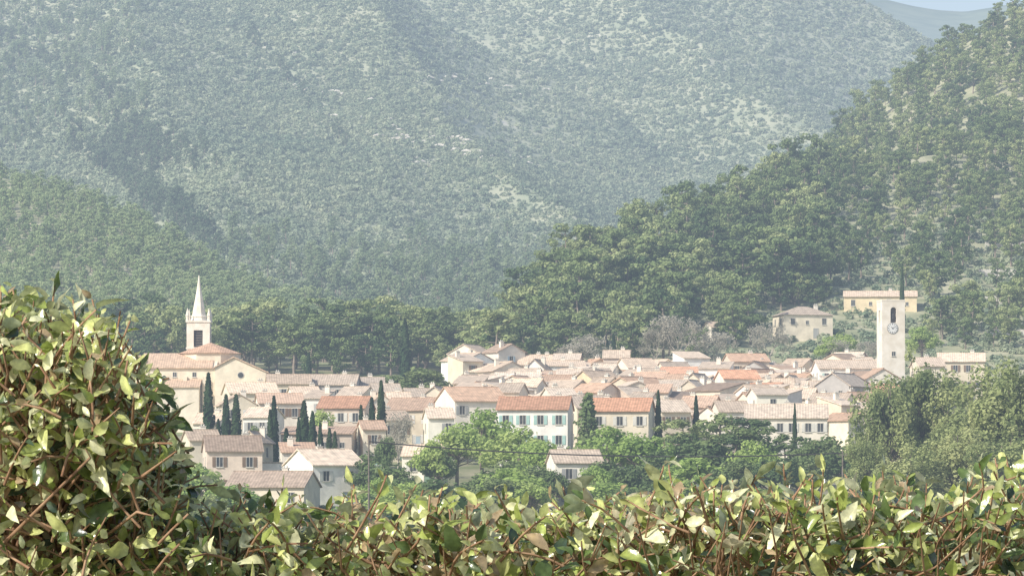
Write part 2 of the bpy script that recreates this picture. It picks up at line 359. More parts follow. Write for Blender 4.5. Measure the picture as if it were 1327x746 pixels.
def scatter(name,pts,scl,rot,idx,tm,label,cat_):
    me=bpy.data.meshes.new(name); me.vertices.add(len(pts)); me.vertices.foreach_set('co',np.asarray(pts,np.float32).ravel())
    for nm,ty,d in (('sc','FLOAT',scl),('ro','FLOAT',rot),('ix','INT',idx)):
        a=me.attributes.new(nm,ty,'POINT'); a.data.foreach_set('value',np.asarray(d,np.float32 if ty=='FLOAT' else np.int32))
    me.update()
    o=struct(name,me,'stuff',label,cat_)
    tc=bpy.data.collections.new(name+'_kinds')
    for i,mm in enumerate(tm):
        t=bpy.data.objects.new('%s_kind_%02d'%(name,i),mm); tc.objects.link(t)
    ng=bpy.data.node_groups.new(name,'GeometryNodeTree')
    ng.interface.new_socket(name='Geometry',in_out='INPUT',socket_type='NodeSocketGeometry')
    ng.interface.new_socket(name='Geometry',in_out='OUTPUT',socket_type='NodeSocketGeometry')
    N=ng.nodes;L=ng.links
    gi=N.new('NodeGroupInput');go=N.new('NodeGroupOutput');ci=N.new('GeometryNodeCollectionInfo');ip=N.new('GeometryNodeInstanceOnPoints')
    ci.inputs['Collection'].default_value=tc; ci.inputs['Separate Children'].default_value=True; ci.inputs['Reset Children'].default_value=True
    ip.inputs['Pick Instance'].default_value=True
    def na(nm,ty):
        n=N.new('GeometryNodeInputNamedAttribute'); n.data_type=ty; n.inputs['Name'].default_value=nm; return [k for k in n.outputs if k.enabled and k.name=='Attribute'][0]
    cx=N.new('ShaderNodeCombineXYZ'); L.new(na('ro','FLOAT'),cx.inputs[2])
    L.new(gi.outputs[0],ip.inputs['Points']); L.new(ci.outputs[0],ip.inputs['Instance']); L.new(na('ix','INT'),ip.inputs['Instance Index'])
    L.new(cx.outputs[0],ip.inputs['Rotation']); L.new(na('sc','FLOAT'),ip.inputs['Scale']); L.new(ip.outputs[0],go.inputs[0])
    md=o.modifiers.new('scatter','NODES'); md.node_group=ng
    return o
def jgrid(x0,x1,y0,y1,s,jit=0.95):
    gx,gy=np.meshgrid(np.arange(x0,x1,s),np.arange(y0,y1,s)); gx=gx.ravel();gy=gy.ravel()
    return gx+(rs.rand(len(gx))-.5)*s*jit, gy+(rs.rand(len(gx))-.5)*s*jit
def merged(t,mc):
    tv,tq,cv,cq=t['raw']; V=np.concatenate([tv,cv]);Q=np.concatenate([tq,cq+len(tv)])
    return mesh_quads('wood_tree',V,Q,[M_bark,mc],midx=[0]*len(tq)+[1]*len(cq))

bush=[mesh_quads('bush',*make_bush(),[M_scrub]) for _ in range(6)]
def scrub(hill,name,s,smin,smax,b0,b1,label,extra=0.0):
    c=hill.cd[0]*1.05; x,y=jgrid((b0-CX)/F*c,(b1-CX)/F*c,hill.fd,c,s,1.3)
    U,T,cd=hill.ut(x,y)
    row=HR-hill.z(x,y)/y*F
    dens=0.92+extra+0.75*fbm(x,y*0.5,110,4,77)-0.35*np.exp(-((U-610)/110.)**2-((row-185)/50.)**2)
    k=(U>b0)&(U<b1)&(T>0)&(T<1.03)&(rs.rand(len(x))<dens)
    x=x[k];y=y[k]; z=hill.z(x,y)
    sc=smin+(smax-smin)*rs.rand(len(x))**3.0
    scatter(name,np.stack([x,y,z],1),sc,rs.rand(len(x))*6.28,rs.randint(0,6,len(x)),bush,label,'scrub')
    return len(x)
n1=scrub(M1,'mountain_scrub',2.8,0.75,2.7,-60,1130,'evergreen oak and juniper scrub covering mountain slope')
n2=scrub(M2,'spur_scrub',3.6,0.9,2.9,480,1330,'scrub covering the farther mountain spur',0.15)

# pines
P=[]
x,y=jgrid(-10,175,835,1275,7.9); U,T,cd=right_hill.ut(x,y)
row=HR-right_hill.z(x,y)/y*F
dens=np.where((U>1080)&(row>290),0.46,0.93)*np.clip(1.06+0.5*fbm(x,y,45,2,5),0,1)
k=(U>640)&(U<1400)&(T>0.10)&(T<1.04)&(rs.rand(len(x))<dens)
for a,bb in zip(x[k],y[k]):
    u=a/bb*F+CX; big=1.0 if u<1080 else 0.74; z=float(right_hill.z(a,bb)); h=(8+8.5*rs.rand())*big
    top=HR-(z+h)/bb*F
    if -82<u-1143<62 and bb<985 and top<412: continue
    if -66<u-1042<44 and bb<940 and top<430: continue
    if abs(u-932)<16 and bb<885 and top<424: continue
    P.append((a,bb,z,h,'r'))
x,y=jgrid(-100,10,872,965,7.2)
for a,bb in zip(x,y):
    u=a/bb*F+CX
    if 60<u<660 and rs.rand()<0.82: P.append((a,bb,float(max(ground_z(a,bb),left_hill.z(a,bb) if bb>940 else -99)),7+9*rs.rand()*(1 if u<560 else .6),'b'))
P.sort(key=lambda p:p[1]); near=P[:292]; far=P[292:]
for (a,bb,z,h,k) in near:
    T=T_pinetall if (k=='b' and rs.rand()<0.3) else T_pine
    plant('pine_tree',T,a,bb,z,h,h*(0.52+0.24*rs.rand()) ,'tall Aleppo pine with bare trunk above the rooftops' if k=='b' else 'rounded Aleppo pine growing on the wooded hillside',group='Aleppo pines around the village')
pts=[(p[0],p[1],p[2]) for p in far]; sc=[p[3]/12.4 for p in far]; ix=[rs.randint(0,8) for _ in far]
def wood(hill,x0,x1,y0,y1,s,umin,umax,hmin,hmax,dens,tmax=1.05,tmin=0.0,kinds=None):
    x,y=jgrid(x0,x1,y0,y1,s,1.2); U,T,cd=hill.ut(x,y)
    k=(U>umin)&(U<umax)&(T>tmin)&(T<tmax)&(rs.rand(len(x))<(dens(U,T,x,y) if callable(dens) else dens))
    x=x[k];y=y[k];z=hill.z(x,y)
    for a,bb,c in zip(x,y,z):
        pts.append((a,bb,c)); sc.append((hmin+(hmax-hmin)*rs.rand()**1.6)/13.5)
        ix.append(rs.randint(kinds[0],kinds[1]))
wood(left_hill,-190,5,950,1440,4.1,-40,640,3.0,8.5,0.86,kinds=(14,17))
wood(right_ridge,70,230,1200,1600,6.8,960,1400,5,13,0.90,kinds=(0,8))
x,y=jgrid(-75,45,965,1320,7.0)
for a,bb in zip(x,y):
    u=a/bb*F+CX
    if 380<u<760: pts.append((a,bb,float(ground_z(a,bb)))); sc.append((6+6*rs.rand())/13.5); ix.append(rs.randint(0,11))
def d1(U,T,x,y):
    r=HR-M1.z(x,y)/y*F
    low=np.clip((r-300)/80,0,1)*0.7
    left=((U<190)&(r<200))*0.30+((U<120)&(r<110))*0.15
    return np.clip(low+left,0,0.95)
wood(M1,-350,150,1310,2600,7.5,-60,1000,5.0,10.0,d1,kinds=(8,11))
x,y=jgrid(-350,-60,1450,2550,5.8); U,T,cd=M1.ut(x,y); r=HR-M1.z(x,y)/y*F
wgt=1.0*np.exp(-((U-185)/80.)**2-((r-193-(U-185)*0.15)/24.)**2)+0.95*np.exp(-((U-(120+(r-190)*1.15))/26.0)**2)*((r>190)&(r<335))+0.35*np.exp(-((r-(60+(U-20)*0.55))/12.)**2)*(U<190)+0.25*np.exp(-((U-330-(r-60)*0.9)/18.)**2)*((r>40)&(r<190))
k=(wgt>rs.rand(len(x))*0.95+0.12)&(T<1)
for a,bb,c in zip(x[k],y[k],M1.z(x[k],y[k])): pts.append((a,bb,c)); sc.append((5+5.5*rs.rand())/13.5); ix.append(rs.randint(11,14))
tm=[merged(t,M_pine) for t in T_pine]+[merged(t,M_pine2) for t in T_pinetall]+[merged(t,M_ravine) for t in T_pine[:3]]+[merged(t,M_spur) for t in T_pine[3:6]]
scatter('pine_wood',pts,sc,rs.rand(len(pts))*6.28,ix,tm,'dense pine wood covering the hills','wood')
x,y=jgrid(40,170,840,1200,3.3); U,T,cd=right_hill.ut(x,y); k=(U>640)&(T>0.03)&(T<1)&(rs.rand(len(x))<0.66); x=x[k];y=y[k]
scatter('hillside_scrub',np.stack([x,y,right_hill.z(x,y)],1),0.45+1.1*rs.rand(len(x)),rs.rand(len(x))*6,rs.randint(0,6,len(x)),bush,'low bushes on the open hillside','scrub')

# rocks on the mountain
rk=[]
for (b0,r0,n,sp) in ((560,188,26,34),(650,206,30,28),(545,212,12,16),(560,98,14,26),(420,120,8,30),(600,185,18,22),(690,120,6,20),(630,110,10,22),(480,160,8,60),(330,60,6,60)):
    for i in range(n):
        u=b0+rs.randn()*sp; r=r0+(u-b0)*0.2+rs.randn()*3.5
        yy=np.linspace(1400,2600,240); xx=(u-CX)/F*yy; rr=HR-M1.z(xx,yy)/yy*F
        j=int(np.argmin(abs(rr-r))); rk.append((xx[j],yy[j],float(M1.z(xx[j],yy[j]))))
bm_parts=[]
for c in rk:
    w=1.0+3.0*rs.rand()**2
    V,Q=tube([(c[0]-w,c[1],c[2]+.45),(c[0]-w*.4,c[1]+rs.randn()*.4,c[2]+.6),(c[0]+w*.4,c[1]+rs.randn()*.4,c[2]+.6+rs.rand()*.3),(c[0]+w,c[1],c[2]+.45)],[0.2,0.45+.35*rs.rand(),0.45+rs.rand()*.35,0.15],6)
    bm_parts.append((V+rs.randn(*V.shape)*0.16,Q))
V,Q=cat(bm_parts); struct('rock_outcrops',mesh_quads('rock_outcrops',V,Q,[M_rock]),'stuff','pale limestone outcrops scattered in the scrub','rock')

# ------------------------------------------------------------ houses
WC=dict(cream=(0.80,0.71,0.56),pale=(0.86,0.79,0.67),sand=(0.73,0.64,0.49),pink=(0.72,0.60,0.49),grey=(0.55,0.52,0.48),white=(0.89,0.85,0.78),ochre=(0.78,0.65,0.43))
RC=dict(terracotta=(0.55,0.385,0.275),faded=(0.58,0.47,0.365),orange=(0.60,0.345,0.225),brown=(0.41,0.31,0.235),pinkish=(0.67,0.55,0.43))
SC=dict(blue=(0.36,0.45,0.50),teal=(0.42,0.60,0.55),brown=(0.24,0.17,0.12),white=(0.68,0.66,0.6),green=(0.2,0.3,0.22),grey=(0.42,0.42,0.40))
def win_mesh(w,h,sh):
    b=B(); b.box(-w/2,w/2,-0.02,0.12,0,h,0)
    t=0.07
    for (x0,x1,z0,z1) in ((-w/2-t,-w/2,-t,h+t),(w/2,w/2+t,-t,h+t),(-w/2,w/2,h,h+t),(-w/2,w/2,-t,0)): b.box(x0,x1,-0.07,0.1,z0,z1,1)
    b.box(-0.03,0.03,-0.045,0.0,0,h,1)
    b.box(-w/2-0.12,w/2+0.12,-0.14,-0.0,-t-0.08,-t-0.003,1)
    mats=[M_glass,M_frame]
    if sh:
        mats.append(M_paint)
        for sx in(-1,1):
            x0=sx*(w/2+t+0.01); x1=sx*(w/2+t+w*0.5); b.box(min(x0,x1),max(x0,x1),-0.1,-0.03,-0.02,h+0.02,2)
    return b.mesh('window',mats)
b=B(); b.box(-0.24,0.24,-0.04,0.0,0,1.35); 
for i in range(8): b.box(-0.2,0.2,-0.06,-0.04,0.08+i*0.15,0.15+i*0.15)
MESH_shutter=b.mesh('shutter',[M_paint])
MESH_win={(0,0):win_mesh(0.85,1.3,False),(0,1):win_mesh(0.8,1.2,True),(1,0):win_mesh(0.6,0.75,False)}
b=B(); b.box(-0.5,0.5,-0.05,0.05,0,2.1,0); b.box(-0.62,-0.5,-0.09,0.05,0,2.22,1); b.box(0.5,0.62,-0.09,0.05,0,2.22,1); b.box(-0.5,0.5,-0.09,0.05,2.1,2.22,1)
MESH_door=b.mesh('door',[M_paint,M_frame])
b=B(); b.box(-0.4,0.4,-0.3,0.3,-0.9,0.95,0); b.box(-0.47,0.47,-0.37,0.37,0.95,1.05,1); b.frustum(-0.18,0,1.05,1.32,0.12,0.1,8,1); b.frustum(0.18,0,1.05,1.3,0.12,0.1,8,1)
MESH_chim=b.mesh('chimney',[M_wall,M_frame])
placed=[]
LAB={'cream':'cream rendered','pale':'pale stone','sand':'sand coloured','pink':'pinkish rendered','grey':'grey stone','white':'whitewashed','ochre':'ochre rendered'}
RLAB={'terracotta':'terracotta tile roof','faded':'faded clay tile roof','orange':'orange tile roof','brown':'brown tile roof','pinkish':'pale sandy tile roof'}
def house(b0,wpx,eave,D,depth=9,roof='x',yaw=0.0,wc='cream',rc='terracotta',rise=1.9,nwin=3,sh='grey',floors=2,side=True,chim=1,label=None,gz=None,name='house',openings=True,drop=0.15):
    x,y,ze=site(b0,eave,D); w=wpx/F*D; yc=y+depth/2
    g=float(ground_z(x,yc)) if gz is None else gz
    h=ze-g
    if h<3.0: g=ze-3.0; h=3.0
    placed.append((x,yc,w,depth))
    lab=label or '%s village house with %s'%(LAB[wc],RLAB[rc])
    o=thing(name,(x,yc,g),lab,'house','village houses',rot=math.radians(yaw))
    hw=w/2;hd=depth/2; jit=0.86+0.26*rs.rand()
    b=B()
    base=-2.0
    if roof=='x': b.extrude([(-hd,base),(hd,base),(hd,h),(0,h+rise),(-hd,h)],'x',-hw,hw)
    elif roof=='y': b.extrude([(-hw,base),(hw,base),(hw,h),(0,h+rise),(-hw,h)],'y',-hd,hd)
    elif roof=='shed': b.extrude([(-hd,base),(hd,base),(hd,h+rise),(-hd,h)],'x',-hw,hw)
    else: b.box(-hw,hw,-hd,hd,base,h)
    part('wall',b.mesh('wall',[M_wall]),o,color=[min(k*jit,.92) for k in WC[wc]])
    b=B(); ov=0.38; th=0.16; e=0.015
    if roof in('x','y'):
        A=hd if roof=='x' else hw; s=rise/A
        pr=[(-A-ov,h-ov*s+e),(0,h+rise+e),(A+ov,h-ov*s+e),(A+ov,h-ov*s+th),(0,h+rise+th+0.02),(-A-ov,h-ov*s+th)]
        Lh=(hw if roof=='x' else hd)+0.22
        b.extrude(pr,roof,-Lh,Lh)
        if roof=='x': b.box(-Lh,Lh,-0.12,0.12,h+rise+th-0.03,h+rise+th+0.09)
        else: b.box(-0.12,0.12,-Lh,Lh,h+rise+th-0.03,h+rise+th+0.09)
    elif roof=='shed':
        s=rise/(2*hd); b.extrude([(-hd-ov,h-ov*s+e),(hd+.1,h+rise+.1*s+e),(hd+.1,h+rise+.1*s+th),(-hd-ov,h-ov*s+th)],'x',-hw-.2,hw+.2)
    elif roof=='hip':
        r2=max(hw-hd,0.4)
        vs=[(-hw-ov,-hd-ov,h+e),(hw+ov,-hd-ov,h+e),(hw+ov,hd+ov,h+e),(-hw-ov,hd+ov,h+e),(-r2,0,h+rise+th),(r2,0,h+rise+th)]
        b.solid(vs,[(3,2,1,0),(0,1,5,4),(2,3,4,5),(1,2,5),(3,0,4)])
    else:
        b.box(-hw-.1,hw+.1,-hd-.1,hd+.1,h+e,h+0.2)
    jr=0.78+0.42*rs.rand(); jc=(rs.rand()-.5)*0.07
    rf=part('roof',b.mesh('roof',[M_roof]),o,color=[RC[rc][0]*jr,RC[rc][1]*jr*(1-jc),RC[rc][2]*jr*(1-2*jc)])
    if chim and roof!='flat':
        cxx=(rs.rand()-.5)*1.4*hw; part('chimney',MESH_chim,rf,(cxx if roof!='y' else 0.4*hw*(1 if cxx>0 else -1),hd*0.2 if roof!='y' else cxx*hd/hw*0.7,h+rise*0.75),color=WC['pale'])
    if openings:
        near=D<665
        for f in range(floors):
            zb=h-2.15-2.95*f-(0.15 if f else 0)
            if zb<0.6: break
            small=(f==0 and floors>2)
            for i in range(nwin):
                if rs.rand()<drop: continue
                wx=-hw+w*(i+0.5)/nwin+(rs.rand()-.5)*0.5
                if small: part('window',MESH_win[(1,0)],o,(wx,-hd,zb+0.5))
                elif near and sh:
                    wo=part('window',MESH_win[(0,0)],o,(wx,-hd,zb))
                    for sx in(-1,1): part('shutter',MESH_shutter,wo,(sx*0.76,-0.03,-0.02),color=SC[sh])
                else: part('window',MESH_win[(0,1 if sh else 0) if rs.rand()<0.7 else (1,0)],o,(wx,-hd,zb+rs.rand()*.2),color=SC[sh] if sh else None)
            if side:
                ns=2 if depth>8 else 1
                for sgn in(-1,1):
                    if sgn*yaw>8: continue
                    for i in range(ns):
                        if rs.rand()<0.5: continue
                        part('window',MESH_win[(0,0)],o,(sgn*hw,-hd+depth*(i+.5)/ns,zb),rot=sgn*math.pi/2)
        part('door',MESH_door,o,(hw*0.3,-hd,0.05),color=SC[random.choice(list(SC))])
    return o,h,hw,hd
house(322,64,509,668,9,'x',12,'cream','pinkish',1.7,3,'grey',label='cream house with pale tile roof beside the church')
house(372,56,497,700,9,'x',5,'sand','faded',1.6,4,'grey')
house(430,66,498,704,9,'x',-4,'grey','faded',1.7,4,'brown')
house(477,38,500,709,9,'x',3,'sand','faded',1.5,2,'grey')
house(360,58,522,652,8,'x',8,'pale','terracotta',1.5,3,'brown')
house(304,46,524,640,8,'y',10,'cream','faded',1.6,2,'white')
house(447,62,528,640,9,'x',-8,'pink','orange',1.7,3,'white',label='pinkish house with bright orange tile roof')
house(540,68,531,652,9,'x',-14,'sand','terracotta',1.9,3,'white')
house(515,30,520,675,8,'x',6,'pale','pinkish',1.5,2,'grey')
house(610,72,519,640,9.5,'x',20,'pale','terracotta',2.1,3,'grey',label='pale gabled house with sunlit side wall and orange roof')
o9,h9,hw9,hd9=house(694,92,530,600,9,'x',-6,'white','orange',1.8,0,'teal',0,label='cream house with red tile roof, pale shutters and balcony')
for i,(wx,f) in enumerate([(-3.9,0),(-1.4,0),(1.2,0),(3.9,0),(-3.9,1),(-1.4,1),(3.9,1),(1.2,1)]):
    zb=h9-2.2-2.95*f
    wo=part('window',MESH_win[(0,0)],o9,(wx,-hd9,zb))
    for sx in(-1,1): part('shutter',MESH_shutter,wo,(sx*0.76,-0.03,-0.02),color=SC['teal'])
b=B(); zb=h9-5.4; b.box(-0.2,2.8,-1.2,-0.0,zb-0.15,zb,0)
for i in range(16): b.box(-0.18+i*0.196,-0.14+i*0.196,-1.18,-1.14,zb,zb+0.9,1)
b.box(-0.2,2.8,-1.19,-1.13,zb+0.9,zb+0.96,1)
part('balcony',b.mesh('balcony',[M_frame,M_iron]),o9,(0,-hd9,0))
house(760,44,528,622,9,'x',14,'sand','faded',1.8,2,'brown')
house(808,76,532,604,9,'x',-8,'cream','orange',1.8,3,'white',label='cream house with dark red tile roof')
house(866,40,533,636,9,'x',16,'sand','pinkish',1.8,2,'brown')
house(910,44,527,652,9,'x',-14,'pink','terracotta',1.7,2,'grey')
house(948,40,533,640,8,'x',8,'pale','faded',1.6,2,'brown')
house(1022,106,541,622,10,'x',-4,'pale','pinkish',2.0,6,'white',label='long pale house with wide tile roof and many windows')
house(985,42,522,660,9,'x',18,'cream','terracotta',1.7,2,'brown')
house(1096,46,499,688,11,'y',-24,'grey','faded',2.0,2,None,3,label='tall gabled house with walls greyed to imitate shade')  # wall colour greyed to hold the shade on its gable
house(1066,28,505,692,8,'x',0,'pale','faded',1.5,1,'grey')
house(1098,78,477,756,9,'x',4,'white','faded',1.5,4,'teal',label='pale rendered building with turquoise shutters')
house(1249,60,468,790,9,'x',-6,'sand','pinkish',1.6,4,'brown')
house(1205,34,474,780,9,'x',6,'cream','faded',1.6,2,'brown')
house(722,70,474,800,9,'x',3,'white','pinkish',1.0,5,'grey',label='long white building on top of the village')
house(736,34,466,812,8,'x',-5,'pale','pinkish',1.2,2,'grey')
house(968,50,468,808,9,'x',9,'cream','terracotta',1.5,3,'brown')
house(1042,66,408,896,9,'hip',12,'cream','faded',1.9,3,None,1,gz=float(right_hill.z(*site(1042,0,900)[:2])),label='villa with hipped tile roof among pines',name='villa')
house(1143,94,384,946,9,'x',-5,'ochre','pinkish',1.3,4,None,2,gz=float(right_hill.z(*site(1143,0,950)[:2])),label='long cream villa on the wooded slope',name='villa')
house(932,30,424,890,8,'x',12,'pale','faded',1.2,2,None,1,gz=float(right_hill.z(*site(932,0,894)[:2])),label='small stone hut among pines',name='villa')
house(418,74,602,545,9,'x',28,'white','pinkish',2.0,2,'white',label='white gabled house with pale tile roof below the village')
house(352,104,630,516,8,'x',-12,'cream','brown',1.8,3,None,1,label='low outbuilding with long brown tile roof')
house(550,52,590,572,8,'x',-5,'pale','pinkish',1.4,2,'white')
house(745,62,599,548,8,'x',8,'pale','faded',1.6,2,'grey')
house(298,72,584,560,9,'x',8,'pink','brown',2.0,2,'brown')
house(200,66,612,540,8,'x',-8,'cream','brown',2.0,2,'brown')
house(345,34,600,566,7,'flat',0,'white','pinkish',0,1,None,1,chim=0)
house(412,92,562,604,7,'shed',-4,'pink','terracotta',1.1,4,None,1,label='long low pink building with lean-to roof')
house(480,30,556,606,7,'x',10,'cream','terracotta',1.2,1,'brown')
# dense old village, terraces of houses following the slope
placed.append((-55,722,36,30)); placed.append(((1156-CX)/F*742,742,8,9))
nfill=0
for D in (650,658,667,676,685,694,703,712,721,730,739,748,757,766,775,784,793,802,811,820):
    bpos=582+rs.rand()*20
    while bpos<1132:
        wm=3.5+3.2*rs.rand()+(2.5 if rs.rand()<0.12 else 0); wpx=wm/D*F; c=bpos+wpx/2; dep=5.5+3.0*rs.rand()
        x=(c-CX)/F*D; yc=D+dep/2+rs.randn()*2
        ok=all(not(abs(x-q[0])<(wm+q[2])/2*0.68 and abs(yc-q[1])<(dep+q[3])/2*0.62) for q in placed)
        if ok:
            g=float(ground_z(x,yc)); hh=4.2+3.0*rs.rand()+(2.0 if rs.rand()<0.14 else 0)
            eave=HR-(g+hh)/(yc-dep/2)*F
            rt=random.choices(['x','y','shed'],[0.54,0.20,0.26])[0]
            yw=random.choice([-1,1])*random.uniform(2,42)
            house(c,wpx,eave,yc-dep/2,dep,rt,yw,random.choices(list(WC),[3,4,2,1.0,1.0,3.4,.6])[0],random.choices(list(RC),[2.4,4.5,0.5,1.1,5])[0],
                  (1.0+0.8*rs.rand()) if rt!='shed' else 1.4,random.choice([1,1,2]),random.choice([None,'grey','brown','white','blue']),2,rs.rand()<0.5,chim=rs.rand()<0.6,drop=0.3)
            nfill+=1
        bpos+=wpx*0.5+rs.rand()*6
for (c,wpx,ev,D,dep,rt,yw,wc,rc) in ((392,36,512,682,7,'x',14,'pale','pinkish'),(412,30,516,672,6.5,'shed',-12,'white','faded'),(462,34,512,684,7,'x',-20,'cream','faded'),(488,30,522,662,7,'y',14,'pale','faded'),(498,36,508,700,7,'x',10,'sand','pinkish'),(340,36,540,630,7,'x',-16,'white','faded'),(568,30,512,690,7,'y',-12,'cream','pinkish'),(568,34,541,625,7,'x',8,'pale','pinkish'),(505,38,544,628,7,'x',22,'cream','faded'),(272,34,548,612,7,'x',-10,'pale','pinkish'),(258,40,570,585,7,'x',14,'cream','faded'),(384,44,586,575,7,'shed',6,'pale','terracotta'),(330,30,572,590,6,'y',-14,'cream','faded'),(540,34,514,690,7,'x',12,'pale','faded'),(782,30,524,640,7,'y',16,'white','pinkish'),(836,28,520,655,7,'x',-18,'cream','faded'),(724,34,514,640,7,'x',16,'pale','pinkish'),(664,30,508,655,7,'x',-12,'cream','faded')):
    house(c,wpx,ev,D,dep,rt,yw,wc,rc,1.4,2,random.choice(['grey','brown','white']),2,True,drop=0.25)
print('fill houses',nfill)

# ------------------------------------------------------------ church
gz=11.5; k=720/F
cx=(254-CX)*k
ch=thing('church',(cx,718,gz),'pale stone village church with tile roofs and pointed spire','church')
def zr(r,D=720): return (HR-r)/F*D-gz
b=B()
x0=(190-254)*k; x1=(285-254)*k; e=zr(476,712); rg=zr(459,718)
b.extrude([(-6,-2),(6,-2),(6,e),(0,rg),(-6,e)],'x',x0,x1)
g0=(284-254)*k; g1=(350-254)*k; gm=(g0+g1)/2-1.2; ge=zr(482,708); gp=zr(463,708)
b.extrude([(g0+.01,-2),(g1,-2),(g1,ge),(gm,gp),(g0+.01,ge+.8)],'y',-8.5,6.5)
b.box((173-254)*k,x0-.003,-5,4,-2,zr(462,713))
for i in range(4): b.box(x0+0.3+i*3.4,x0+1.0+i*3.4,-6.9,-6.003,-2,e-1.6)
part('wall',b.mesh('wall',[M_wall]),ch,color=(0.80,0.71,0.56))
b=B()
s=(rg-e)/6
b.extrude([(-6.4,e-.4*s+.02),(0,rg+.02),(6.4,e-.4*s+.02),(6.4,e-.4*s+.2),(0,rg+.22),(-6.4,e-.4*s+.2)],'x',x0-.3,x1-.7)
s1=(gp-ge-.8)/(gm-g0); s2=(gp-ge)/(g1-gm)
b.extrude([(g0-.3,ge+.8-.3*s1+.03),(gm,gp+.03),(g1+.4,ge-.4*s2+.03),(g1+.4,ge-.4*s2+.22),(gm,gp+.25),(g0-.3,ge+.8-.3*s1+.22)],'y',-8.8,6.8)
b.box((172-254)*k,x0-.35,-5.3,4.3,zr(462,713)+.01,zr(462,713)+.25)
b.extrude([(-10.2,e-3.6),(-6.003,e-2.2),(-6.003,e-2.0),(-10.2,e-3.4)],'x',x0+.6,x1-2.6)
part('roof',b.mesh('roof',[M_roof]),ch,color=(0.62,0.45,0.32))
b=B(); b.extrude([(-9.9,-2),(-6.91,-2),(-6.91,e-2.55),(-9.9,e-3.55)],'x',x0+.8,x1-2.8); part('aisle',b.mesh('aisle',[M_wall]),ch,color=(0.82,0.73,0.59))
ox=(273-254)*k
b=B(); b.frustum(ox,2,0,zr(458,718),5.6,5.6,8,0,math.pi/8); cw=part('lantern',b.mesh('lantern',[M_wall]),ch,color=(0.77,0.68,0.54))
b=B(); b.frustum(ox,2,zr(458,718)+.01,zr(444,720),6.05,0.15,8,0,math.pi/8); part('roof',b.mesh('roof',[M_roof]),cw,color=(0.60,0.39,0.265))
ty=9; zt=zr(418,727); r=2.05
b=B(); b.box(-r,r,ty-r,ty+r,-2,zt-4.4)
for sx in(-1,1):
    for sy in(-1,1): b.box(min(sx*r,sx*(r-1.25)),max(sx*r,sx*(r-1.25)),min(ty+sy*r,ty+sy*(r-1.25)),max(ty+sy*r,ty+sy*(r-1.25)),zt-4.4+.003,zt-.9)
b.box(-.797,.797,ty-r+.003,ty-r+.5,zt-1.4,zt-.903); b.box(-.797,.797,ty+r-.5,ty+r-.003,zt-1.4,zt-.903)
b.box(-r+.01,r-.01,ty-r+.01,ty+r-.01,zt-.897,zt)
b.box(-r-.16,r+.16,ty-r-.16,ty+r+.16,zt+.003,zt+.28); b.box(-r-.12,r+.12,ty-r-.12,ty+r+.12,zt-4.75,zt-4.42)
tw=part('bell_tower',b.mesh('bell_tower',[M_stone]),ch)
b=B()
for i in range(6): 
    z=zt-4.2+i*0.45
    b.box(-.78,.78,ty-r+.35,ty-r+.5,z,z+.22); b.box(-r+.35,-r+.5,ty-.78,ty+.78,z,z+.22)
b.box(-r+.6,r-.6,ty-r+.6,ty+r-.6,zt-4.39,zt-.9)
part('louvre_dark_fill',b.mesh('louvre_dark_fill',[M_louv_dark]),tw)
b=B()
ap=zr(355,727)
prof=[(zt+.283,1.62),(zt+.9,1.38),(zt+1.0,1.5),(zt+1.15,1.5),(zt+1.25,1.3),(ap-3,0.46),(ap-.2,0.07)]
for (za,ra),(zb_,rb) in zip(prof[:-1],prof[1:]): b.frustum(0,ty,za,zb_,ra,rb,8,0,math.pi/8)
for sx in(-1,1):
    for sy in(-1,1): b.frustum(sx*(r-.15),ty+sy*(r-.15),zt+.283,zt+1.1,.30,.28,6); b.frustum(sx*(r-.15),ty+sy*(r-.15),zt+1.103,zt+2.5,.36,.03,6)
part('spire',b.mesh('spire',[M_stone]),tw)
b=B(); b.box(-.05,.05,ty-.05,ty+.05,ap-.3,ap+.8); b.box(-.25,.25,ty-.04,ty+.04,ap+.35,ap+.45); part('cross',b.mesh('cross',[M_iron]),tw)
for i in range(3): part('window',MESH_win[(1,0)],ch,(x0+2.2+i*3.4,-6,e-1.6))
b=B(); b.frustum(0,0,-.05,.05,.6,.6,16); b.frustum(0,0,.052,.09,.48,.48,16,1)
me=b.mesh('round_window',[M_frame,M_glass]); ow=part('round_window',me,ch,(gm+1.2,-8.52,gp-3.0)); ow.rotation_euler=(math.pi/2,0,0)
for xx in (g0+2,g1-2): part('window',MESH_win[(0,0)],ch,(xx,-8.5,ge-4))

# ------------------------------------------------------------ clock tower
D=742; tx=(1156-CX)/F*D; g=float(ground_z(tx,D)); kk=D/F
ct=thing('clock_tower',(tx,D+2.4,g),'tall square pale stone clock tower above the rooftops','tower',rot=math.radians(8))
r=2.12; H=(HR-388)/F*D-g; ow_=0.55; zo=H-4.15; zs=H-1.9
b=B(); b.box(-r,r,-r,r,-2,zo)
for sx in(-1,1):
    for sy in(-1,1): b.box(min(sx*r,sx*ow_),max(sx*r,sx*ow_),min(sy*r,sy*ow_),max(sy*r,sy*ow_),zo+.003,zs)
arc=[(ow_*math.cos(a),zs+.003+ow_*math.sin(a)) for a in np.linspace(math.pi,0,9)]
b.extrude([(-ow_,zs+.003)]+arc[1:-1]+[(ow_,zs+.003),(ow_,zs+ow_+.1),(-ow_,zs+ow_+.1)],'y',-r,-r+.6)
b.extrude([(-ow_,zs+.003)]+arc[1:-1]+[(ow_,zs+.003),(ow_,zs+ow_+.1),(-ow_,zs+ow_+.1)],'y',r-.6,r)
b.box(-r,-ow_-.002,-r,r,zs+.003,zs+ow_+.1); b.box(ow_+.002,r,-r,r,zs+.003,zs+ow_+.1)
b.box(-r,r,-r,r,zs+ow_+.103,H-.28)
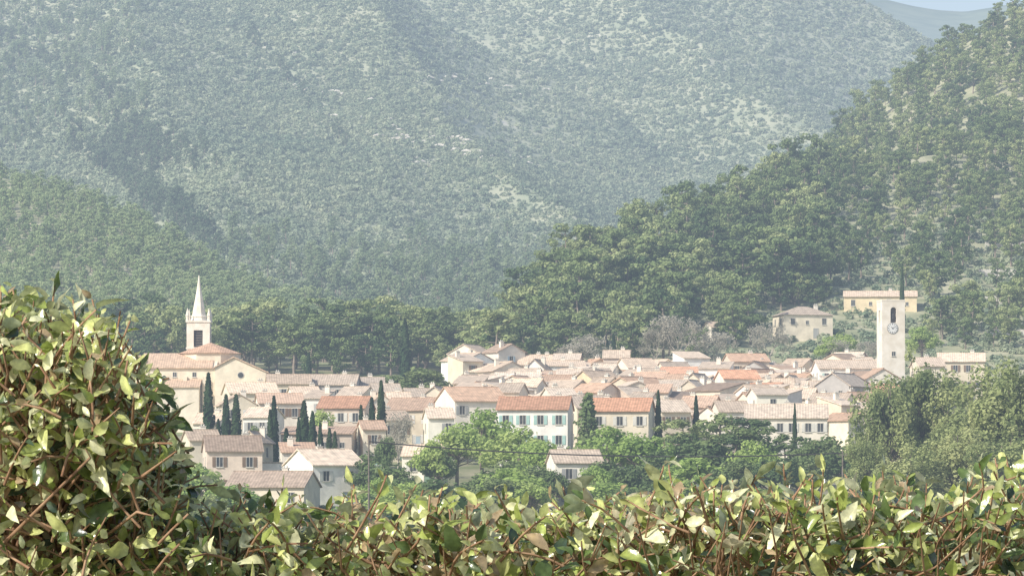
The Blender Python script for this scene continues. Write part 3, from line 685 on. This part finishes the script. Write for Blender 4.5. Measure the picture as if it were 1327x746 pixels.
b.box(-r-.05,r+.05,-r-.05,r+.05,H-.277,H)
part('wall',b.mesh('wall',[M_stone]),ct)
b=B(); b.box(-ow_+.003,ow_-.003,-r+.65,r-.65,zo+.01,zs+ow_); b.box(-r+.6,-ow_-.003,-ow_+.003,ow_-.003,zo+.01,zs); b.box(ow_+.003,r-.6,-ow_+.003,ow_-.003,zo+.01,zs); part('louvre_dark_fill',b.mesh('louvre_dark_fill',[M_louv_dark]),ct)  # solid dark block fills the opening, standing in for its shaded interior
b=B(); b.frustum(0,-r+.32,zo+.7,zo+1.4,.34,.25,12); b.frustum(0,-r+.32,zo+1.403,zo+1.7,.25,.1,12); b.box(-.54,.54,-r+.27,-r+.37,zo+1.9,zo+2.0)
part('bell',b.mesh('bell',[M_iron]),ct)
zc=(HR-425)/F*D-g
def disc(r0,y0,y1,mat,name,parent,col=None):
    b=B(); b.frustum(0,0,y0,y1,r0,r0,32); o=part(name,b.mesh(name,[mat]),parent); return o
M_rim=rough_mat('clock_rim',(0.22,0.2,0.18),(0.3,0.28,0.25),3.0)
ck=bpy.data.objects.new('clock',None); ck.parent=ct; ck.location=(-0.2,-r,zc); ck.rotation_euler=(math.pi/2,0,0); link(ck)
disc(1.02,0.0,0.08,M_rim,'rim',ck); disc(0.92,0.082,0.12,M_clock,'clock_face',ck)
b=B()
for i in range(12):
    a=i*math.pi/6; ca,sa=math.cos(a),math.sin(a); w=0.035 if i%3 else 0.06
    def pt(rr,t): return (rr*ca-t*sa,rr*sa+t*ca)
    vs=[]
    for z in(0.122,0.15):
        for rr,t in((0.66,-w),(0.86,-w),(0.86,w),(0.66,w)):
            p=pt(rr,t); vs.append((p[0],p[1],z))
    b.solid(vs,[(0,3,2,1),(4,5,6,7),(0,1,5,4),(1,2,6,5),(2,3,7,6),(3,0,4,7)])
part('numeral_marks',b.mesh('numeral_marks',[M_iron]),ck)
for nm,ang,ln,w in(('hour_hand',math.radians(140),.45,.05),('minute_hand',math.radians(35),.7,.035)):
    ca,sa=math.cos(ang),math.sin(ang); vs=[]
    z0=0.152 if nm[0]=='h' else 0.182
    for z in(z0,z0+.025):
        for rr,t in((-.15,-w),(ln,-w*.5),(ln,w*.5),(-.15,w)): vs.append((rr*ca-t*sa,rr*sa+t*ca,z))
    b=B(); b.solid(vs,[(0,3,2,1),(4,5,6,7),(0,1,5,4),(1,2,6,5),(2,3,7,6),(3,0,4,7)]); part(nm,b.mesh(nm,[M_iron]),ck)
part('window',MESH_win[(1,0)],ct,(0,-r,zc-5))

# ------------------------------------------------------------ trees in and around the village
gc='cypresses among the village houses'
for (b0,top,D,w) in ((270,480,610,15),(293,508,606,13),(306,508,606,15),(355,510,604,12),(350,528,600,10),(394,516,600,15),(405,530,598,12),(371,552,590,12),(427,552,592,10),(468,522,612,10),(494,490,612,13),(482,512,610,12),(387,538,590,9),(415,545,590,9),(853,503,610,10),(902,510,640,9),(1030,520,615,6),(525,412,846,13),(795,430,838,9),(787,438,838,8),(400,456,850,8),(1169,342,905,8),(283,540,600,9),(434,556,590,9)):
    stand('cypress_tree',T_cyp,b0,top,D,w,'slender dark cypress standing between the houses',gc)
gb='broadleaf trees below the village'
for (b0,top,D,w) in ((625,526,590,78),(670,550,575,86),(592,547,580,66),(792,548,572,84),(830,558,566,76),(255,598,528,70),(232,610,520,60),(415,528,618,46),(705,568,566,66),(1090,428,860,36),(1195,420,850,42),(1030,356,960,40),(560,566,566,50),(980,566,560,60),(660,600,530,76),(900,588,548,76),(775,600,540,44),(1075,440,850,34)):
    stand('broadleaf_tree',T_fresh,b0,top,D,w,'broadleaf tree in fresh light green spring leaf',gb,right_hill if D>830 else None)
ge_='evergreen trees around the houses'
for (b0,top,D,w) in ((680,592,545,82),(640,604,540,76),(486,582,545,70),(515,600,540,60),(545,474,732,80),(520,482,728,50),(500,562,585,30),(336,548,596,24),(610,500,700,26),(570,574,566,40),(905,556,570,76),(1060,560,575,64),(1090,575,560,64),(860,580,556,66),(800,592,545,66),(950,592,545,66),(1000,590,548,66),(720,606,540,40),(1040,590,552,60)):
    stand('evergreen_tree',T_dark,b0,top,D,w,'dense dark evergreen tree beside the houses',ge_)
for (b0,top,D,w) in ((890,540,585,70),(930,532,592,80),(970,538,590,76),(1015,560,580,64),(950,550,570,84)):
    stand('umbrella_pine',T_pine,b0,top,D,w,'broad dark pine in front of the houses','pines in front of the houses')
for (b0,top,D,w) in ((762,506,598,38),(1058,345,965,36)):
    stand('conifer_tree',T_conif,b0,top,D,w,'pointed dark conifer tree with layered branches',None,right_hill if D>830 else None)
go_='grey green trees beside the village'
for (b0,top,D,w) in ((1192,448,535,100),(1150,480,528,84),(1228,492,530,86),(1285,460,515,108),(1332,448,512,96),(1240,548,505,96),(1122,552,520,54),(1300,548,500,96),(1180,566,500,90),(1370,480,512,90)):
    stand('willow_tree',T_olive,b0,top,D,w,'tall grey green tree with airy foliage',go_)
for (b0,top,D,w) in ((768,430,838,66),(880,406,838,74),(998,416,846,60),(742,442,836,44),(516,530,590,56),(850,422,840,44),(1130,440,850,40),(1090,438,850,50),(926,428,842,50)):
    stand('bare_tree',T_bare,b0,top,D,w,'leafless tree with fine pale grey twigs','leafless trees around the village',right_hill if D>830 else None)
for i in range(50):
    b0=205+rs.rand()*1120; D=492+rs.rand()*50; top=612+rs.rand()*34
    if 300<b0<475 or 715<b0<770: top=max(top,652)
    ff=rs.rand()
    stand('garden_tree',T_fresh if ff<0.35 else (T_dark if ff<0.7 else T_olive),b0,top,D,50+rs.rand()*36,'small tree in the gardens below the village','garden trees below the village')
for i in range(60):
    b0=240+rs.rand()*880; D=560+rs.rand()*270; x=(b0-CX)/F*D
    if any(abs(x-q[0])<q[2]/2+1.2 and abs(D-q[1])<q[3]/2+1.2 for q in placed): continue
    h=2.0+(3.5 if D<650 else 1.5)*rs.rand(); T=random.choice([T_dark,T_fresh,T_olive,T_dark])
    plant('garden_tree',T,x,D,float(ground_z(x,D)),h,h*0.85,'small garden tree between the houses',group='garden trees between the houses')

for (b0,D,wm) in ((1305,960,14),(1300,1010,12),(1316,1075,16),(1308,900,10)):
    x=(b0-CX)/F*D; g=float(right_hill.z(x,D)); b=B(); b.box(-wm/2,wm/2,-.4,.4,-1.5,1.6)
    for i in range(int(wm/0.9)): b.box(-wm/2+i*.9,-wm/2+i*.9+.8,-.36,.36,1.603,1.75+.15*rs.rand())
    o=bpy.data.objects.new('stone_wall',b.mesh('stone_wall',[M_rock])); o.location=(x,D,g); o['label']='dry stone terrace wall on the hillside'; o['category']='wall'; link(o)

def pole(b0,top,D):
    x,y,z=site(b0,top,D); g=float(ground_z(x,y)); H=z-g
    o=thing('utility_pole',(x,y,g),'wooden utility pole carrying an overhead cable','pole','utility poles')
    b=B(); b.frustum(0,0,-1,H+.6,.15,.09,10); part('post',b.mesh('post',[M_wood]),o)
    b=B(); b.box(-.5,.5,-.05,.05,H,H+.1); b.frustum(-.4,0,H+.101,H+.3,.05,.05,8); b.frustum(.4,0,H+.101,H+.3,.05,.05,8); part('crossarm',b.mesh('crossarm',[M_wood]),o)
    return np.array([x,y,z+.3])
p0=pole(478,575,486); p1=pole(1092,590,486)
ts=np.linspace(0,1,40); pc=[p0*(1-t)+p1*t-np.array([0,0,4*t*(1-t)*1.0]) for t in ts]
V,Q=tube(pc,[0.085]*40,5); o=bpy.data.objects.new('overhead_cable',mesh_quads('overhead_cable',V,Q,[M_iron],smooth=True)); o['label']='thin dark overhead cable sagging between poles'; o['category']='cable'; link(o)

# ------------------------------------------------------------ foreground hedge
m,nt,N,L=new_mat('hedge_leaf'); M_leaf=m
out=N.new('ShaderNodeOutputMaterial'); at=N.new('ShaderNodeAttribute'); at.attribute_name='tint'
geo=N.new('ShaderNodeNewGeometry'); mixc=N.new('ShaderNodeMix'); mixc.data_type='RGBA'
und=N.new('ShaderNodeMix'); und.data_type='RGBA'; und.inputs[0].default_value=0.5; L.new(at.outputs['Color'],und.inputs[6]); und.inputs[7].default_value=(0.62,0.63,0.46,1)
L.new(geo.outputs['Backfacing'],mixc.inputs[0]); L.new(at.outputs['Color'],mixc.inputs[6]); L.new(und.outputs[2],mixc.inputs[7])
nz=N.new('ShaderNodeTexNoise'); nz.inputs['Scale'].default_value=90; nz.inputs['Detail'].default_value=4; L.new(geo.outputs['Position'],nz.inputs['Vector'])
mr=N.new('ShaderNodeMapRange'); mr.inputs[1].default_value=0.3; mr.inputs[2].default_value=0.7; mr.inputs[3].default_value=0.65; mr.inputs[4].default_value=1.25; L.new(nz.outputs['Fac'],mr.inputs[0])
sc_=N.new('ShaderNodeVectorMath'); sc_.operation='SCALE'; L.new(mixc.outputs[2],sc_.inputs[0]); L.new(mr.outputs[0],sc_.inputs['Scale'])
pb=N.new('ShaderNodeBsdfPrincipled'); pb.inputs['Roughness'].default_value=0.26; pb.inputs['Specular IOR Level'].default_value=0.9
bp=N.new('ShaderNodeBump'); bp.inputs['Strength'].default_value=0.4; bp.inputs['Distance'].default_value=0.003; L.new(nz.outputs['Fac'],bp.inputs['Height']); L.new(bp.outputs[0],pb.inputs['Normal'])
tr=N.new('ShaderNodeBsdfTranslucent'); mx=N.new('ShaderNodeMixShader'); mx.inputs[0].default_value=0.33
L.new(sc_.outputs[0],pb.inputs['Base Color']); L.new(sc_.outputs[0],tr.inputs[0]); L.new(pb.outputs[0],mx.inputs[1]); L.new(tr.outputs[0],mx.inputs[2]); L.new(mx.outputs[0],out.inputs[0])

S=[0,0.22,0.5,0.8,1.0]; Wd=[0,0.72,1.0,0.62,0]
LV=[];
for i in range(5): LV.append((0,S[i],0))
for i in(1,2,3): LV.append((-Wd[i],S[i],1))
for i in(1,2,3): LV.append((Wd[i],S[i],1))
LV=np.array(LV,float)
LT=np.array([(0,5,1),(1,5,6),(1,6,2),(2,6,7),(2,7,3),(3,7,4),(0,1,8),(1,9,8),(1,2,9),(2,10,9),(2,3,10),(3,4,10)])
LT=LT[:,::-1]
PAL=np.array([(0.38,0.45,0.12),(0.66,0.69,0.27),(0.12,0.18,0.055),(0.48,0.36,0.21),(0.055,0.09,0.05),(0.84,0.83,0.50)])
def hedge(name,label,shoots):
    lp=[];ld=[];ln=[];ll=[];lc=[];stems=[]
    for (p,d,Lh,ls,pw) in shoots:
        p=np.array(p,float); d=norm(np.array(d,float)); n=max(4,int(Lh/0.0098)); pts_=[p]
        cur=p.copy(); dd=d.copy(); bend=rs.randn(3)*0.045+np.array([0,0,0.01])
        for i in range(n):
            dd=norm(dd+bend+rs.randn(3)*0.05); cur=cur+dd*Lh/n; pts_.append(cur.copy())
            if i<n*0.16 or rs.rand()<0.12: continue
            a=i*2.4+rs.rand()*0.8
            e1=norm(np.cross(dd,[0.3,0.9,0.2])); e2=np.cross(dd,e1); rad=e1*math.cos(a)+e2*math.sin(a)
            f=i/n; open_=0.95-0.4*f
            dirv=norm(dd*(1-open_*0.75)+rad*open_+rs.randn(3)*0.28+np.array([0,0,-0.1]))
            nn=norm(dd*0.7-rad*0.3+rs.randn(3)*0.65+np.array([-0.2,-0.2,0.3])); nn=norm(nn-dirv*np.dot(nn,dirv))
            lp.append(cur.copy());ld.append(dirv);ln.append(nn)
            ll.append(ls*(0.45+0.75*rs.rand())*(1.0 if f<0.8 else 0.65))
            w=np.array(pw,float).copy()
            if f>0.8: w[1]+=0.25; w[3]+=0.25*pw[3]*3; w[5]+=.08
            w/=w.sum(); c=PAL[rs.choice(6,p=w)]*(0.7+0.45*rs.rand()); lc.append(c)
        sel=pts_[::3]+[pts_[-1]]
        stems.append(tube(sel,np.linspace(0.0025,0.0011,len(sel)),5))
    lp=np.array(lp);ld=np.array(ld);ln=np.array(ln);ll=np.array(ll)[:,None];lc=np.array(lc);n=len(lp)
    sd=np.cross(ld,ln); wid=ll*(0.20+0.10*rs.rand(n,1)); fold=0.15+0.65*rs.rand(n,1); droop=rs.randn(n,1)*0.38+0.12
    V=np.zeros((n,11,3))
    for j in range(11):
        sx,t,eg=LV[j]
        wav=rs.randn(n,1)*0.18*eg
        V[:,j]=lp+ld*ll*(t*0.95+0.08)+sd*wid*sx+ln*(wid*(fold*abs(sx)**1.3+wav)-ll*droop*t*t)
    T=(LT[None]+np.arange(n)[:,None,None]*11).reshape(-1,3)
    cols=np.ones((n,11,4)); cols[:,:,:3]=lc[:,None]; cols[:,[0,1,2,3,4],:3]*=1.18
    me=mesh_quads('leaves',V.reshape(-1,3),T,[M_leaf],smooth=True,cols=cols.reshape(-1,4))
    cxy=lp.mean(0)
    o=thing(name,(0,0,0),label,'hedge' if name=='hedge' else 'shrub')
    o.location=(float(cxy[0]),float(cxy[1]),-1.65)
    off=np.array([-cxy[0],-cxy[1],1.65])
    part('leaves',me,o,tuple(off))
    return o,off,stems,n
def topz(u):
    u=np.asarray(u,float)
    return np.interp(u,[0,220,260,310,350,400,450,500,560,640,700,740,800,860,1000,1100,1160,1240,1327],[690,690,672,652,660,672,672,660,664,658,676,674,650,640,642,656,640,636,628])+6*np.sin(u*0.11)+5*np.sin(u*0.047+1)
sh=[]
base=[0.31,0.27,0.20,0.05,0.06,0.17]
def pal(u,row):
    w=np.array(base)
    if 430<u<980: w[3]+=0.20*(1 if row>620 else .5)
    if u>960: w[4]+=0.12*(row>675); w[2]+=0.10; w[5]*=.8
    if u>960 and row>698: w=np.array([0.24,.12,.33,.07,.28,.05])
    return list(w)
for i in range(840):
    u=-40+rs.rand()*1440; y=6.3+rs.rand()*1.2; r=topz(u)+rs.rand()*46+3; Lh=0.07+0.08*rs.rand()
    zt=(HR-r)/F*y; x=(u-CX)/F*y; d=np.array([rs.randn()*0.8,rs.randn()*0.4-0.2,0.8]); d=d/np.linalg.norm(d)
    sh.append((np.array([x,y,zt])-d*Lh*0.9,d,Lh,0.028+0.014*rs.rand(),pal(u,r+20)))
for i in range(1500):
    u=-60+rs.rand()*1450; y=6.05+rs.rand()*0.4; r=topz(u)+14+rs.rand()**1.6*380; x=(u-CX)/F*y
    if fbm(u,r,50,2,19)>0.42: continue
    d=np.array([rs.randn()*0.7,-0.65+rs.randn()*0.4,0.3+rs.rand()*0.5]); Lh=0.07+0.09*rs.rand()
    sh.append((np.array([x,y+0.08,(HR-r)/F*y-0.05]),d,Lh,0.029+0.015*rs.rand(),pal(u,r)))
su=[500,530,600,780,820,850,880,940,960,1000,1030,1070,1100,1155,1175,1200,1240,1290,315,300,640,1310,520,760,900,980,1050,1270,560,1160,810,1020,590,330,870]
for i in range(35):
    u=su[i]+rs.randn()*8
    y=6.3+rs.rand()*0.6; r=topz(u)-6-rs.rand()*30; zt=(HR-r)/F*y; x=(u-CX)/F*y; d=np.array([rs.randn()*0.5,rs.randn()*0.2,1.0]); d/=np.linalg.norm(d); Lh=0.07+0.05*rs.rand()
    sh.append((np.array([x,y,zt])-d*Lh,d,Lh,0.028+0.014*rs.rand(),pal(u,600)))
ho,hoff,stems,nl=hedge('hedge','clipped evergreen hedge with glossy olive leaves and bronze shoots',sh)
for i in range(60):
    x=-1.6+i*0.055+rs.randn()*0.02; y=6.75+rs.randn()*0.12
    stems.append(tube([(x,y,-1.75),(x+rs.randn()*.05,y,-1.0),(x+rs.randn()*.09,y-.05,-0.5),(x+rs.randn()*.1,y-.1,-0.12)],[0.014,0.011,0.008,0.004],6))
for i in range(150):   # tangled thin twigs near the surface
    u=-20+rs.rand()*1360; y=6.0+rs.rand()*.4; r=topz(u)+rs.rand()*80; x=(u-CX)/F*y; z=(HR-r)/F*y; dx=rs.randn()*.07
    stems.append(tube([(x-dx,y+.15,z-.14),(x-dx*.3+rs.randn()*.01,y+.05,z-.06),(x,y,z)],[0.0026,0.0018,0.001],5))
V,Q=cat(stems); part('branches',mesh_quads('branches',V,Q,[M_twig],smooth=True),ho,tuple(hoff))
sh=[]
def btop(u): return np.interp(u,[-60,0,30,75,110,150,172,190,210,240,262],[385,385,378,374,396,412,424,475,530,585,660])
bw=[0.29,0.29,0.15,0.04,0.05,0.28]
for i in range(1120):
    u=-110+rs.rand()*360; y=6.0+rs.rand()*0.75; rt=btop(u); r=rt+10+rs.rand()**1.1*(720-rt)
    if u>190 and rs.rand()<0.6: continue
    if fbm(u,r,55,2,9)>0.2+0.15*(r<rt+50): continue
    x=(u-CX)/F*y; Lh=0.06+0.08*rs.rand()
    cxu=(u-60)/180.0
    d=np.array([cxu*0.9+rs.randn()*0.6,-0.5+rs.randn()*0.4,0.45+0.5*(1-(r-rt)/300.)+rs.rand()*0.2]); d=d/np.linalg.norm(d)
    tip=np.array([x,y,(HR-r)/F*y]); sh.append((tip-d*Lh,d,Lh,0.030+0.015*rs.rand(),bw))
for (u,r,dx) in ((190,425,.8),(198,440,.9),(205,500,.6),(232,495,.5),(242,548,.5),(236,580,.4),(168,402,.5),(75,362,.1),(20,370,-.1),(5,366,.1),(128,392,.3),(228,520,.6),(222,500,.6),(215,510,.4),(205,590,.5),(232,610,.4),(250,575,.7),(212,470,.9),(246,600,.8),(258,560,.8),(262,590,.7)):
    y=6.3; d=norm(np.array([dx,-.1,.7])); tip=np.array([(u-CX)/F*y,y,(HR-r)/F*y]); sh.append((tip-d*0.12,d,0.12,0.036,bw))
bo,boff,stems,nb=hedge('shrub','tall leafy evergreen shrub with sunlit yellow green leaves',sh)
for i in range(200):
    u=-90+rs.rand()*290; y1=6.0+rs.rand()*.6; r=btop(u)+14+rs.rand()*220; x1_=(u-CX)/F*y1; z1=(HR-r)/F*y1
    x0_=-0.83+rs.randn()*.10
    stems.append(tube([(x0_*.95,6.6+rs.randn()*.1,-1.75),(x0_,6.6+rs.randn()*.1,-0.5),((x0_+x1_)/2+rs.randn()*.04,6.4+rs.randn()*.14,-.12+z1*.3),(x1_+rs.randn()*.02,y1,z1*.8),(x1_,y1,z1)],[0.012,0.006,0.0034,0.0022,0.001],5))
V,Q=cat(stems); part('branches',mesh_quads('branches',V,Q,[M_twig],smooth=True),bo,tuple(boff))

# ------------------------------------------------------------ light, world, camera
sd=Vector((-0.60,-0.50,0.62)).normalized()
elev=math.asin(sd.z); azi=math.atan2(sd.x,sd.y)
w=bpy.data.worlds.new('World'); scene.world=w; w.use_nodes=True
nt=w.node_tree; bg=nt.nodes['Background']; sky=nt.nodes.new('ShaderNodeTexSky'); sky.sky_type='NISHITA'; sky.sun_disc=False
sky.sun_elevation=elev; sky.sun_rotation=azi; sky.dust_density=2.0
nt.links.new(sky.outputs[0],bg.inputs[0]); bg.inputs[1].default_value=0.15
sl=bpy.data.lights.new('sun','SUN'); sl.energy=5.0; sl.angle=math.radians(0.5); sl.color=(1.0,0.96,0.87)
so=bpy.data.objects.new('sun',sl); so.rotation_euler=sd.to_track_quat('Z','Y').to_euler(); so.location=(-100,-50,200); link(so)
cam=bpy.data.cameras.new('camera'); cam.sensor_width=36; cam.lens=36*F/1327; cam.shift_y=(HR-373)/1327; cam.clip_start=0.1; cam.clip_end=20000
co=bpy.data.objects.new('camera',cam); co.rotation_euler=(math.pi/2,0,0); link(co); scene.camera=co
scene.view_settings.view_transform='Standard'; scene.view_settings.look='None'; scene.view_settings.exposure=0
